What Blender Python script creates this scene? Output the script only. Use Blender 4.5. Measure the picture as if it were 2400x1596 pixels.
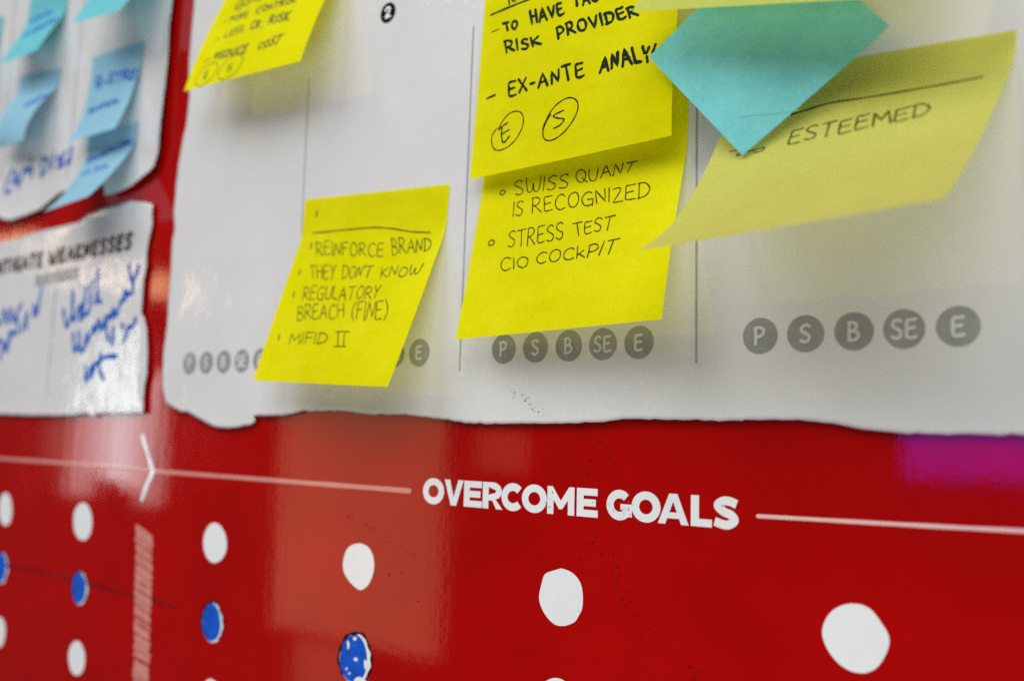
import bpy, bmesh, math, random
import numpy as np
from mathutils import Vector, Matrix
from mathutils.geometry import tessellate_polygon, delaunay_2d_cdt

sc = bpy.context.scene
for o in list(bpy.data.objects):
    bpy.data.objects.remove(o)
col = sc.collection
random.seed(7)
rng = np.random.default_rng(7)

# ------------------------------------------------------------------ camera
# wall = plane y 0, room on the -y side, x along the wall, z up; data below is in mm on the wall
Z0 = 1.5
DIST = .2307
YAW, PITCH, ROLL = -.65003755, .1073967, .02706035
fw = Vector((math.sin(YAW)*math.cos(PITCH), math.cos(YAW)*math.cos(PITCH), math.sin(PITCH)))
rt = fw.cross(Vector((0, 0, 1))).normalized()
upv = rt.cross(fw)
r2 = math.cos(ROLL)*rt + math.sin(ROLL)*upv
u2 = -math.sin(ROLL)*rt + math.cos(ROLL)*upv
cd = bpy.data.cameras.new('camera')
cam = bpy.data.objects.new('camera', cd)
col.objects.link(cam)
mw = Matrix((r2, u2, -fw)).transposed().to_4x4()
mw.translation = Vector((0, -DIST, Z0))
cam.matrix_world = mw
cd.sensor_width = 36
cd.lens = 2152.07/2400*36
cd.clip_start = .01
cd.clip_end = 50
cd.dof.use_dof = True
cd.dof.focus_distance = .268
cd.dof.aperture_fstop = 6.8
cd.dof.aperture_blades = 9
sc.camera = cam

# ------------------------------------------------------------------ world, lamps, exposure
w = bpy.data.worlds.new('World')
sc.world = w
w.use_nodes = True
bg = w.node_tree.nodes['Background']
bg.inputs[0].default_value = (.9, .95, 1, 1)
bg.inputs[1].default_value = .05

def area(name, loc, target, sx, sy, power, color, spread=180):
    l = bpy.data.lights.new(name, 'AREA')
    l.shape = 'RECTANGLE'
    l.size, l.size_y = sx, sy
    l.energy = power
    l.color = color
    l.spread = math.radians(spread)
    o = bpy.data.objects.new(name, l)
    col.objects.link(o)
    o.location = loc
    o.rotation_euler = (Vector(target) - Vector(loc)).to_track_quat('-Z', 'Y').to_euler()
    return o

area('overhead_key_fill', (-1.25, -1.35, Z0 + 1.9), (-.15, 0, Z0), 1.9, 1.6, 60, (.98, .985, .985))
area('overhead_key_fill', (.9, -1.7, Z0 + 1.6), (-.1, 0, Z0), 2.2, 1.6, 55, (.98, .99, 1))  # added fill from the right, lightens the shadows beneath the notes
area('low_fill', (.9, -1.5, Z0 - 1.1), (-.15, 0, Z0), 1.6, 1.2, 24, (.97, .98, 1))  # added fill from low in front, softens the note shadows further

def mirror_lamp(name, ext, rad, color, R=2.0):
    """A lamp standing R metres off the wall, parallel to it, seen mirrored in the glossy film."""
    k = 1 + R/DIST
    x0, x1, z0, z1 = [e*.001*k for e in ext]
    sx, sz = x1 - x0, z1 - z0
    l = bpy.data.lights.new(name, 'AREA')
    l.shape = 'RECTANGLE'
    l.size, l.size_y = sx, sz
    l.energy = rad*math.pi*sx*sz
    l.color = color
    o = bpy.data.objects.new(name, l)
    col.objects.link(o)
    o.location = ((x0 + x1)/2, -R, Z0 + (z0 + z1)/2)
    o.rotation_euler = (math.radians(90), 0, 0)
    return o

DATA = {'sheets': {'main': [[-361.48, 195.82], [-361.82, 183.18], [-362.44, 167.03], [-361.9, 159.74], [-360.2, 149.37], [-361.11, 138.34], [-364.12, 126.01], [-365.23, 119.13], [-365.79, 111.47], [-366.14, 96.8], [-364.69, 89.66], [-366.09, 83.15], [-365.51, 69.56], [-365.82, 58.06], [-365.67, 46.59], [-366.96, 32.6], [-365.8, 18.63], [-363.1, 12.44], [-358.08, 10.21], [-351.21, 8.05], [-346.12, 8.07], [-339.06, 5.73], [-332.53, 3.65], [-325.42, 1.91], [-316.96, 1.51], [-307.88, 2.55], [-303.07, 2.95], [-300.44, 4.22], [-300.58, 5.73], [-301.83, 6.83], [-298.63, 6.68], [-283.99, 6.82], [-277.37, 7.62], [-272.34, 8.6], [-258.91, 8.74], [-248.86, 8.67], [-242.18, 7.96], [-232.57, 7.52], [-220.33, 7.58], [-209.83, 6.82], [-201.79, 6.05], [-194.2, 5.42], [-188.14, 4.74], [-173.3, 4.97], [-156.58, 5.22], [-139.84, 5.79], [-133.5, 6.74], [-116.89, 6.7], [-97.52, 6.53], [-96.9, 6.87], [-86.59, 6.85], [-80.44, 6.69], [-73.97, 6.16], [-67.06, 4.79], [-58.82, 4.07], [-49.88, 3.95], [-32.51, 3.96], [-13.83, 3.25], [-9.11, 129.68], [-67.28, 151.93], [-179.55, 190.28], [-291.67, 224.56], [-359.1, 244.67]],
 'ul': [[-376.7, 250.91], [-378.02, 200.44], [-378.57, 190.18], [-379.25, 166.24], [-379.7, 145.92], [-379.84, 132.44], [-380.43, 127.21], [-383.16, 120.98], [-388.62, 118.39], [-394.33, 116.55], [-400.08, 114.67], [-407.31, 113.36], [-417.26, 112.69], [-424.3, 112.63], [-425.92, 116.39], [-426.63, 118.61], [-428.77, 121.21], [-432.03, 123.22], [-436.94, 123.76], [-442.45, 122.41], [-455.72, 121.73], [-471.75, 120.49], [-480.49, 117.55], [-489.64, 114.74], [-505.95, 113.46], [-522.02, 112.74], [-530.57, 114.17], [-539.67, 117.03], [-562.06, 122.14], [-582.01, 123.69], [-603.66, 128.84], [-650.45, 347.82]],
 'll': [[-597.73, 101.08], [-536.8, 101.75], [-510.89, 102.12], [-486.76, 102.96], [-463.55, 102.91], [-448.91, 103.11], [-442.16, 105.59], [-428.52, 106.79], [-415.04, 106.48], [-402.25, 107.25], [-389.45, 104.78], [-384.52, 103.4], [-384.2, 96.78], [-383.37, 94.02], [-385.44, 87.26], [-386.34, 79.77], [-385.74, 74.93], [-387.34, 68.31], [-387.15, 52.56], [-384.59, 50.36], [-382.08, 45.53], [-380.72, 38.77], [-379.07, 25.5], [-380.64, 18.82], [-380.18, 6.97], [-392.76, 6.91], [-419.75, 6.78], [-423.38, 5.14], [-427.55, 6.94], [-445.48, 5.82], [-480.4, 5.62], [-509.04, 6.13], [-518.85, 6.08], [-577.63, 7.01]]}, 'div': {'main': [([-278.82, 139.76], [-278.06, 51.78], 0.75),
 ([-194.26, 139.67], [-195.47, 22.09], 0.8),
 ([-111.15, 118.3], [-110.85, 22.18], 0.8)],
 'ul': [([-544.53, 252.16], [-542.83, 139.51], 1.1),
 ([-463.29, 238.45], [-466.46, 127.16], 1.1)],
 'll': [([-469.3, 69.45], [-468.99, 15.51], 1.5)]}, 'badges': [[-347.18, 28.64], [-335.27, 28.64], [-323.23, 28.64], [-311.21, 28.64], [-299.2, 28.64], [-260.69, 28.57], [-248.96, 28.57], [-237.21, 28.57], [-225.48, 28.57], [-213.73, 28.57], [-177.34, 28.48], [-165.0, 28.48], [-152.67, 28.48], [-140.72, 28.48], [-128.68, 28.48], [-92.71, 28.68], [-80.72, 28.68], [-68.68, 28.68], [-57.0, 28.68], [-45.17, 28.68]],
 'badge_r': 4.75, 'num2': ([-235.92, 155.63], 3.9), 'mit': [('MITIGATE', [[-539.06, 84.2], [-485.91, 84.22], [-541.03, 90.89], [-486.18, 90.97]]),
 ('WEAKNESSES', [[-477.89, 84.25], [-400.99, 84.6], [-477.76, 90.77], [-400.12, 91.46]])],
 'mitrule': ([-491.29, 76.51], [-446.9, 76.85]), 'hand_ll': [[[[-459.44, 59.33], [-457.11, 53.96], [-454.22, 50.04], [-451.49, 54.21], [-450.19, 58.16], [-451.15, 68.05]], [[-451.06, 67.47], [-450.53, 58.18], [-447.48, 52.83], [-444.2, 58.92], [-441.04, 59.86], [-442.22, 53.1], [-440.1, 53.54]], [[-438.09, 69.33], [-439.13, 63.14], [-439.55, 58.62], [-439.96, 54.1]], [[-432.84, 71.75], [-433.67, 62.76], [-433.92, 57.13], [-438.12, 54.84]], [[-428.71, 77.05], [-428.42, 69.12], [-427.61, 63.44], [-426.09, 61.66], [-423.16, 60.22]], [[-429.04, 60.18], [-427.98, 62.35], [-426.53, 64.77]]], [[[-447.63, 46.55], [-445.64, 37.92], [-441.56, 41.44], [-442.0, 47.97], [-439.99, 38.28], [-435.18, 38.65], [-434.51, 46.47], [-435.58, 39.23], [-430.3, 45.43]], [[-430.34, 45.71], [-428.69, 48.97], [-426.38, 46.07], [-424.09, 52.06], [-421.28, 46.93], [-418.06, 53.36], [-416.87, 47.8], [-414.35, 41.39]], [[-420.11, 47.42], [-414.84, 53.72], [-412.52, 51.66], [-412.02, 56.83], [-408.69, 53.07], [-405.59, 59.67], [-401.72, 60.21], [-403.45, 64.4], [-399.08, 62.44], [-395.82, 63.54]], [[-401.07, 76.16], [-398.74, 71.06], [-396.13, 68.14], [-392.51, 75.25]], [[-396.13, 68.14], [-396.07, 65.44], [-396.44, 63.05]]], [[[-410.74, 47.48], [-410.33, 39.32]], [[-403.14, 48.7], [-402.41, 46.94]], [[-401.03, 40.28], [-398.62, 44.17], [-398.0, 46.81], [-394.18, 47.15], [-391.59, 50.82]]], [[[-433.89, 29.96], [-431.71, 22.43], [-428.8, 27.89], [-424.9, 30.0], [-427.18, 24.0]], [[-420.47, 35.35], [-420.57, 28.79], [-416.19, 23.25]], [[-425.91, 29.75], [-416.11, 33.56], [-406.07, 33.77]]], [[[-534.4, 59.68], [-528.13, 55.5], [-524.2, 63.51], [-520.23, 55.07], [-516.21, 63.62], [-513.24, 55.94], [-509.12, 60.67], [-504.52, 65.33]], [[-508.9, 59.42], [-506.85, 49.41], [-515.74, 50.15], [-517.03, 40.56], [-514.41, 47.91]]], [[[-502.04, 49.79], [-499.8, 55.19], [-497.46, 59.95], [-496.98, 51.37]]], [[[-490.46, 57.09], [-490.36, 63.76], [-486.92, 58.08], [-483.93, 72.38]]], [[[-524.44, 35.82], [-522.14, 45.13], [-517.85, 39.97], [-514.64, 49.16]]], [[[-534.24, 44.37], [-529.2, 46.69], [-526.45, 46.57], [-523.49, 45.19]]]],
 'hand_ul': [[[[-528.19, 142.72], [-532.73, 139.77], [-535.75, 135.32], [-535.94, 131.67], [-532.56, 129.55], [-528.74, 131.84]], [[-529.07, 135.95], [-526.83, 135.2], [-523.65, 140.79], [-521.9, 135.67], [-520.32, 131.41]], [[-526.4, 135.14], [-522.26, 135.32]], [[-520.0, 130.56], [-517.81, 135.85]], [[-517.04, 136.13], [-514.69, 141.37], [-510.09, 138.25], [-507.29, 145.35]], [[-512.11, 140.56], [-505.35, 138.69], [-506.22, 134.47]]], [[[-494.84, 144.06], [-494.96, 133.13]], [[-495.1, 143.32], [-490.33, 142.53], [-487.57, 139.74], [-490.06, 136.26], [-495.42, 133.6]], [[-482.95, 144.0], [-483.44, 135.4]], [[-475.07, 141.51], [-477.81, 140.06], [-473.69, 137.47], [-474.84, 135.36], [-477.18, 136.12]], [[-470.21, 143.35], [-473.3, 139.69], [-471.62, 135.99], [-474.2, 136.02]], [[-467.93, 135.77], [-467.86, 137.64], [-465.07, 136.05], [-464.68, 140.51], [-463.49, 144.46], [-465.56, 136.89]]]],
 'dots': [([-69.71, -44.96], [[[-70.63, -36.96], [-67.96, -36.98], [-65.79, -38.02], [-63.67, -40.57], [-62.21, -42.97], [-62.03, -45.1], [-62.92, -47.82], [-64.68, -50.7], [-66.87, -52.36], [-69.06, -52.86], [-71.27, -52.66], [-73.94, -51.34], [-76.42, -48.61], [-77.68, -45.21], [-77.04, -41.97], [-75.18, -39.24], [-72.89, -37.69]]], 0),
 ([-154.66, -45.61], [[[-154.77, -37.39], [-152.0, -37.85], [-149.55, -39.08], [-147.7, -41.34], [-147.03, -44.7], [-147.25, -48.16], [-148.39, -50.27], [-149.55, -51.99], [-151.63, -53.16], [-153.74, -53.85], [-156.51, -53.84], [-159.35, -52.23], [-161.64, -49.51], [-162.55, -46.59], [-161.83, -42.95], [-160.65, -39.78], [-157.54, -38.33]]], 0),
 ([-240.2, -45.63], [[[-240.2, -37.59], [-236.69, -38.17], [-234.45, -39.75], [-233.02, -42.27], [-232.64, -45.75], [-233.86, -49.41], [-235.83, -51.98], [-238.75, -53.5], [-241.39, -52.92], [-244.58, -51.19], [-247.43, -48.5], [-248.26, -45.57], [-247.66, -42.49], [-246.22, -39.93], [-243.66, -38.38]]], 0),
 ([-323.97, -44.88], [[[-316.09, -44.19], [-316.36, -47.29], [-317.96, -49.93], [-320.38, -51.76], [-323.17, -52.69], [-326.1, -52.55], [-328.84, -51.11], [-330.87, -48.59], [-331.84, -45.57], [-331.6, -42.5], [-330.17, -39.68], [-327.74, -37.61], [-324.79, -36.83], [-321.89, -37.39], [-319.3, -38.96], [-317.22, -41.27]]], 0),
 ([-428.09, -44.07], [[[-419.59, -43.44], [-419.7, -46.76], [-421.07, -49.79], [-423.54, -51.89], [-426.81, -52.66], [-430.35, -52.19], [-433.4, -50.64], [-435.47, -48.05], [-436.53, -44.69], [-436.59, -41.29], [-435.36, -38.45], [-432.79, -36.37], [-429.4, -35.3], [-425.98, -35.65], [-423.01, -37.47], [-420.77, -40.24]]], 0),
 ([-506.86, -43.5], [[[-499.52, -43.01], [-499.31, -46.22], [-500.32, -49.14], [-502.46, -51.15], [-505.31, -51.84], [-508.39, -51.32], [-511.19, -49.77], [-513.25, -47.24], [-514.32, -43.99], [-514.36, -40.69], [-513.37, -37.95], [-511.31, -35.99], [-508.43, -35.0], [-505.35, -35.37], [-502.7, -37.15], [-500.73, -39.89]]], 0),
 ([-155.63, -77.95], [[[-147.56, -76.41], [-147.89, -79.88], [-149.64, -83.04], [-152.35, -85.34], [-155.41, -86.59], [-158.44, -86.71], [-161.16, -85.47], [-163.12, -82.89], [-163.91, -79.54], [-163.43, -76.05], [-161.74, -72.8], [-159.06, -70.2], [-155.87, -68.91], [-152.84, -69.23], [-150.36, -70.83], [-148.52, -73.29]]], 0),
 ([-239.67, -77.06], [[[-232.04, -75.84], [-232.18, -79.05], [-233.5, -82.05], [-236.01, -84.2], [-239.14, -85.21], [-242.2, -85.1], [-244.81, -83.88], [-246.78, -81.51], [-247.76, -78.36], [-247.43, -75.07], [-245.85, -72.15], [-243.32, -69.86], [-240.22, -68.59], [-237.08, -68.76], [-234.51, -70.35], [-232.84, -72.85]]], 1),
 ([-322.19, -76.18], [[[-315.31, -75.23], [-315.29, -78.25], [-316.51, -80.94], [-318.75, -82.82], [-321.42, -83.72], [-324.05, -83.64], [-326.46, -82.42], [-328.39, -80.11], [-329.38, -77.17], [-329.16, -74.16], [-327.84, -71.43], [-325.69, -69.3], [-323.01, -68.27], [-320.28, -68.64], [-317.97, -70.17], [-316.28, -72.44]]], 1),
 ([-425.86, -74.67], [[[-418.54, -73.82], [-418.76, -76.77], [-420.14, -79.3], [-422.23, -81.12], [-424.74, -82.12], [-427.48, -82.03], [-430.09, -80.68], [-432.08, -78.33], [-433.1, -75.51], [-433.02, -72.59], [-431.81, -69.85], [-429.64, -67.87], [-426.99, -67.11], [-424.28, -67.55], [-421.74, -68.91], [-419.66, -71.04]]], 1),
 ([-506.09, -73.54], [[[-498.12, -72.72], [-498.34, -75.66], [-499.66, -78.34], [-501.78, -80.41], [-504.63, -81.37], [-507.95, -81.0], [-511.02, -79.54], [-513.1, -77.26], [-513.99, -74.36], [-513.87, -71.25], [-512.73, -68.58], [-510.51, -66.79], [-507.51, -65.95], [-504.3, -66.11], [-501.39, -67.43], [-499.19, -69.81]]], 1),
 ([-424.19, -106.25], [[[-416.91, -105.09], [-416.97, -108.09], [-418.15, -110.84], [-420.28, -112.77], [-423.06, -113.69], [-425.97, -113.63], [-428.47, -112.5], [-430.31, -110.29], [-431.45, -107.41], [-431.6, -104.47], [-430.48, -101.8], [-428.21, -99.66], [-425.37, -98.49], [-422.53, -98.69], [-419.97, -100.14], [-417.98, -102.36]]], 0),
 ([-502.49, -105.53], [[[-495.67, -104.55], [-495.85, -107.44], [-496.8, -110.06], [-498.54, -112.12], [-501.05, -113.15], [-503.92, -112.87], [-506.52, -111.48], [-508.45, -109.31], [-509.48, -106.53], [-509.47, -103.49], [-508.36, -100.82], [-506.4, -99.01], [-503.88, -98.14], [-501.06, -98.22], [-498.39, -99.41], [-496.47, -101.69]]], 0),
 ([-320.56, -105.78], [[[-313.61, -104.49], [-313.87, -107.65], [-315.13, -110.4], [-317.21, -112.52], [-319.73, -113.78], [-322.35, -113.81], [-324.83, -112.45], [-326.85, -110.07], [-327.86, -107.14], [-327.53, -103.93], [-326.05, -100.87], [-323.91, -98.67], [-321.39, -97.76], [-318.68, -98.04], [-316.19, -99.3], [-314.4, -101.51]]], 0),
 ([-68.7, -77.45], [[[-61.62, -75.78], [-62.11, -79.0], [-63.56, -82.01], [-65.92, -84.23], [-68.81, -85.44], [-71.59, -85.58], [-73.81, -84.52], [-75.39, -82.25], [-76.17, -79.2], [-75.78, -75.97], [-74.08, -72.95], [-71.49, -70.48], [-68.59, -69.09], [-65.84, -69.18], [-63.57, -70.59], [-62.1, -72.89]]], 0)],
 'title': [[-193.15, -21.9], [-113.0, -21.73], [-192.75, -13.6], [-112.93, -13.5]],
 'letters': [('O', -211.09, -201.69),
 ('V', -201.6, -193.45),
 ('E', -193.18, -185.64),
 ('R', -185.38, -177.4),
 ('C', -178.08, -169.27),
 ('O', -169.85, -160.48),
 ('M', -160.32, -150.57),
 ('E', -149.74, -142.45),
 ('G', -139.64, -131.22),
 ('O', -131.29, -122.12),
 ('A', -122.92, -113.59),
 ('L', -112.96, -106.8),
 ('S', -106.56, -99.11)],
 'lines': [([[-548.99, -17.0], [-518.07, -17.37], [-437.68, -17.33], [-372.6, -17.9], [-299.99, -18.04], [-255.57, -18.11], [-217.07, -18.16]], 2.0),
 ([[-94.1, -17.9], [-69.91, -17.52], [-50.68, -17.2], [-31.7, -16.79]], 1.0)],
 'chev': [[-381.81, -2.53], [-376.9, -10.37], [-371.58, -18.04], [-375.54, -24.0], [-379.21, -30.74]],
 'bar': [[-381.89, -42.51], [-369.31, -43.37], [-375.65, -108.16], [-364.83, -106.28]],
 'erased': [[-527.42, -73.06], [-493.65, -71.62], [-458.14, -71.05], [-425.55, -71.5], [-385.06, -72.52], [-368.18, -72.65], [-348.35, -73.0]],
 'scuff_main': [([[-175.0, 15.7], [-170.61, 13.34], [-164.47, 10.02], [-158.98, 7.57]], 60, 1.6)],
 'scuff_wall': [([[-151.33, 4.56], [-143.05, 0.68], [-137.16, -5.91]], 40, 3),
 ([[-142.91, -6.12], [-145.68, -14.27], [-142.49, -27.51]], 30, 5),
 ([[-148.37, -26.17], [-143.86, -31.27], [-137.77, -35.48]], 22, 5),
 ([[-139.09, -32.63], [-135.17, -39.95], [-130.93, -47.62], [-128.13, -54.14], [-128.69, -62.24]], 95, 4.5),
 ([[-165.01, -36.4], [-142.32, -35.96], [-120.43, -35.98]], 20, 6),
 ([[-115.13, -58.31], [-108.93, -62.2], [-102.94, -65.42]], 40, 5),
 ([[-247.6, -29.33], [-241.41, -30.23], [-227.42, -34.97], [-207.35, -41.57]], 60, 1.7),
 ([[-241.33, -31.41], [-228.12, -40.51], [-207.76, -52.34], [-191.04, -58.24]], 50, 8)],
 'scuff_title': [([[-163.25, -15.23], [-157.61, -20.61]], 10, 4),
 ([[-144.84, -19.15], [-131.37, -17.67], [-134.78, -21.49]], 40, 3),
 ([[-152.44, -43.75], [-149.28, -51.26]], 8, 4)],
 'refl': [('whiteboard_light', [-285.5, -201.9, -71.5, 18.5], 1.6, (1, 0.53, 0.28)),
 ('whiteboard_light', [-271.8, -235.3, -96.1, -74.1], 1.1, (1, 0.5, 0.26)),
 ('wall_light', [-188.2, -168.2, -10.1, 2.6], 0.7, (1, 0.55, 0.3)),
 ('window_streak_light', [-469.5, -442.6, -17.5, 3.5], 0.55, (1, 0.6, 0.5)),  # window source split into added upright strips to give its reflection streaks
 ('window_streak_light', [-444.6, -422.2, -31.8, 15.0], 2.4, (1, 0.9, 0.9)),
 ('window_streak_light', [-430.2, -407.5, -18.1, 31.3], 4, (0.9, 0.97, 1)),
 ('window_streak_light', [-414.4, -391.6, -23.2, 43.0], 6, (0.85, 0.95, 1)),
 ('window_streak_light', [-396.4, -377.2, -27.2, 24.5], 4, (1, 0.92, 0.92)),
 ('window_streak_light', [-381.8, -365.2, -32.9, 26.5], 2.6, (1, 0.85, 0.8)),
 ('spot_lamp', [-412.1, -400.2, 34.4, 42.9], 26, (0.8, 0.93, 1)),
 ('warm_lamp', [-574.4, -494.8, 99.3, 104.8], 7, (1, 0.6, 0.32)),
 ('warm_lamp', [-490.4, -468.0, 84.4, 90.4], 3.5, (1, 0.62, 0.4)),
 ('warm_lamp', [-457.8, -404.3, 70.5, 79.5], 5.5, (1, 0.72, 0.5)),
 ('warm_lamp', [-391.0, -368.1, 59.6, 71.1], 6, (1, 0.55, 0.28)),
 ('warm_lamp', [-367.7, -345.9, 53.8, 66.2], 2, (1, 0.8, 0.6)),
 ('warm_lamp', [-152.7, -132.0, 23.2, 29.6], 0.9, (1, 0.8, 0.5)),
 ('screen_light', [-58.0, -16.7, 1.2, 9.6], 3.4, (0.22, 0.06, 1)),
 ('screen_light', [-58.1, -17.0, -6.0, 1.1], 3.2, (0.34, 0.04, 1)),
 ('screen_light', [-57.1, -47.5, -4.3, 5.6], 0.6, (1, 0.5, 0.4))],
 'notes': {'low': [-276.7341, 90.5696, -0.0669, 1.95, 0.2781, 0.335, 0.1282, 0.1594, -0.0413, 0.0406, 74.6701, -0.0574, 0.9856],
 'swiss': [-187.6397, 102.9103, 0.0138, 1.95, 0.202, 0.3221, 0.1482, 0.2238, 0.0763, -0.1388, 73.8345, -0.0273, 0.9972],
 'top': [-188.3547, 159.3285, -0.0082, 2.3233, 0.0504, 0.1995, 0.0, 0.08, 0.0355, -0.2333, 75.5061, -0.0778, 0.9997],
 'upl': [-332.053, 214.64, -0.0706, 2.1482, 0.3837, 0.4036, 0.165, 0.2481, -0.2303, -0.2308, 75.9439, -0.0052, 0.9999],
 'est': [-99.6943, 99.8917, -0.0531, 1.95, 0.463, 0.7573, 0.0, 0.1591, 0.6867, 0.2353, 68.5741, -0.0693, 1.0536],
 'b2': [-523.4996, 252.0976, -0.0791, 2.1622, 0.4414, 0.4735, 0.3345, 0.2627, -0.125, -0.1087, 45.1079, 0.0008, 1.2293],
 'b3': [-423.9887, 258.3688, -0.1925, 2.1917, 0.3136, 0.363, 0.0842, 0.2446, 0.1421, 0.1893, 50.6572, -0.003, 1.3081],
 'b4': [-527.9496, 196.7865, -0.1298, 2.1935, 0.5297, 0.6325, 0.1234, 0.1872, -1.2, -0.9019, 46.7445, -0.115, 0.9701],
 'b5': [-448.5295, 189.0324, -0.0641, 2.1976, 0.0, 0.1101, 0.0, 0.1823, 0.4922, 0.3394, 48.0388, -0.0396, 0.9894],
 'b6': [-447.3004, 146.4394, -0.0057, 2.1945, 0.3532, 0.5195, 0.0941, 0.2623, 0.5772, 0.2512, 45.8386, -0.0343, 1.0489],
 'pale': [-101.9659, 183.8848, -0.2154, 6.0, 0.3834, 0.3833, 0.12, 0.25, 0.0001, 0.0001, 76.0, 0.0, 1.0],
 'dia': [-85.1993, 134.9563, -0.8768, 8.9949, 0.1393, 0.172, 0.0, 0.2244, -0.0323, 0.0168, 43.8035, -0.0303, 1.0279],
 'b1': [-603.2637, 246.3422, -0.1298, 2.1935, 0.5297, 0.6325, 0.1234, 0.1872, -1.2, -0.9019, 46.7445, -0.115, 0.9701]}, 'words': {'low': [('REI%FORCE', [[0.169, 0.3125], [0.6584, 0.3384], [0.1275, 0.2318], [0.6306, 0.2648]], 0.4, 'p', ''),
 ('BRA%D', [[0.7151, 0.331], [0.9541, 0.3215], [0.6669, 0.2392], [0.932, 0.2577]], 0.4, 'p', ''),
 ('THEY', [[0.1837, 0.4424], [0.3721, 0.455], [0.137, 0.3682], [0.3429, 0.3721]], 0.4, 'p', ''),
 ("DO%'T", [[0.4221, 0.4541], [0.6136, 0.4465], [0.3969, 0.3794], [0.6155, 0.3847]], 0.4, 'p', ''),
 ('K%OW', [[0.692, 0.4539], [0.937, 0.4415], [0.6776, 0.4017], [0.9351, 0.3874]], 0.4, 'p', ''),
 ('REGULATORY', [[0.1831, 0.5658], [0.7282, 0.5626], [0.1611, 0.4907], [0.7164, 0.497]], 0.4, 'p', ''),
 ('BREACH', [[0.1951, 0.6723], [0.5322, 0.6622], [0.1652, 0.5908], [0.5014, 0.5887]], 0.4, 'p', ''),
 ('(FI%E)', [[0.5945, 0.6697], [0.8307, 0.6741], [0.5676, 0.5836], [0.8001, 0.5795]], 0.4, 'p', ''),
 ('MIFID', [[0.1963, 0.7994], [0.4805, 0.7999], [0.1815, 0.7361], [0.4623, 0.7437]], 0.4, 'p', '')],
 'swiss': [('SW|SS', [[0.1914, 0.3547], [0.4735, 0.3644], [0.1797, 0.284], [0.4624, 0.2987]], 0.4, 'p', ''),
 ('QUA%T', [[0.5099, 0.3551], [0.778, 0.3504], [0.4977, 0.2896], [0.7878, 0.306]], 0.4, 'p', ''),
 ('IS', [[0.2027, 0.4557], [0.2547, 0.4584], [0.1945, 0.3874], [0.2442, 0.3883]], 0.4, 'p', ''),
 ('RECOG%IZED', [[0.3061, 0.4554], [0.8727, 0.4839], [0.2923, 0.385], [0.8627, 0.4174]], 0.4, 'p', ''),
 ('STRESS', [[0.2057, 0.6081], [0.4915, 0.604], [0.1956, 0.5267], [0.4808, 0.5321]], 0.4, 'p', ''),
 ('TEST', [[0.5475, 0.5978], [0.7237, 0.5973], [0.5237, 0.5353], [0.7278, 0.5405]], 0.4, 'p', ''),
 ('C|O', [[0.1876, 0.7128], [0.3337, 0.7056], [0.1757, 0.651], [0.3235, 0.6556]], 0.4, 'p', ''),
 ('COCkP|T', [[0.375, 0.699], [0.7542, 0.7089], [0.3666, 0.6478], [0.7668, 0.6534]], 0.4, 'p', '')],
 'top': [('TO', [[0.1342, 0.3487], [0.2007, 0.3537], [0.1158, 0.3033], [0.2018, 0.3152]], 0.85, 'k', 'u'),
 ('HAVE', [[0.2814, 0.3581], [0.4497, 0.3615], [0.2666, 0.296], [0.4359, 0.3118]], 0.9, 'k', 'u'),
 ('TAC', [[0.5036, 0.3441], [0.6229, 0.3549], [0.4875, 0.2851], [0.6047, 0.3]], 0.9, 'k', 'u'),
 ('RISK', [[0.1499, 0.4572], [0.3424, 0.4661], [0.1397, 0.4003], [0.3228, 0.4228]], 0.8, 'k', 'u'),
 ('PROVIDER', [[0.4349, 0.4647], [0.8215, 0.4751], [0.419, 0.4066], [0.7997, 0.4257]], 0.85, 'k', 'u'),
 ('EX-ANTE', [[0.1903, 0.6595], [0.5895, 0.6677], [0.1786, 0.596], [0.5721, 0.6111]], 0.8, 'k', 'u'),
 ('ANAL', [[0.6658, 0.6751], [0.8575, 0.682], [0.6642, 0.6152], [0.8275, 0.615]], 1.0, 'k', 'u')],
 'upl': [('GUAL', [[0.1684, 0.4838], [0.3962, 0.4724], [0.1331, 0.4032], [0.3625, 0.3975]], 0.6, 'g', 'u'),
 ('MORE', [[0.1698, 0.5724], [0.3417, 0.5777], [0.1678, 0.5368], [0.3292, 0.5362]], 0.45, 'g', 'u'),
 ('CONTROL', [[0.409, 0.5731], [0.7466, 0.5801], [0.3948, 0.5287], [0.7276, 0.5365]], 0.55, 'g', 'u'),
 ('LESS', [[0.2044, 0.6939], [0.3681, 0.6869], [0.2046, 0.6549], [0.3471, 0.6356]], 0.45, 'g', 'u'),
 ('CR', [[0.4337, 0.6907], [0.5061, 0.6856], [0.4162, 0.6339], [0.5029, 0.6417]], 0.6, 'g', 'u'),
 ('RISK', [[0.5899, 0.6917], [0.7554, 0.6983], [0.5773, 0.6317], [0.7477, 0.641]], 0.65, 'g', 'u'),
 ('REDUCE', [[0.1859, 0.8302], [0.4825, 0.845], [0.1891, 0.796], [0.4824, 0.7919]], 0.6, 'g', 'u'),
 ('COST', [[0.5847, 0.8423], [0.7502, 0.8536], [0.5771, 0.8049], [0.7734, 0.793]], 0.6, 'g', 'u'),
 ('E', [[0.1599, 0.9507], [0.1986, 0.9433], [0.1548, 0.909], [0.1785, 0.894]], 0.45, 'g', 'u'),
 ('S', [[0.3699, 0.9461], [0.4117, 0.9422], [0.359, 0.9064], [0.404, 0.8961]], 0.4, 'g', 'u')],
 'est': [('ESTEEMED', [[0.3152, 0.389], [0.7977, 0.3723], [0.3055, 0.3082], [0.78, 0.2969]], 0.5, 'o', '')],
 'b2': [],
 'b3': [],
 'b4': [],
 'b5': [('R-STRE', [[0.1612, 0.3784], [0.9614, 0.3963], [0.1538, 0.2466], [0.9584, 0.3022]], 1.3, 'b', '')],
 'b6': [],
 'pale': [],
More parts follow.
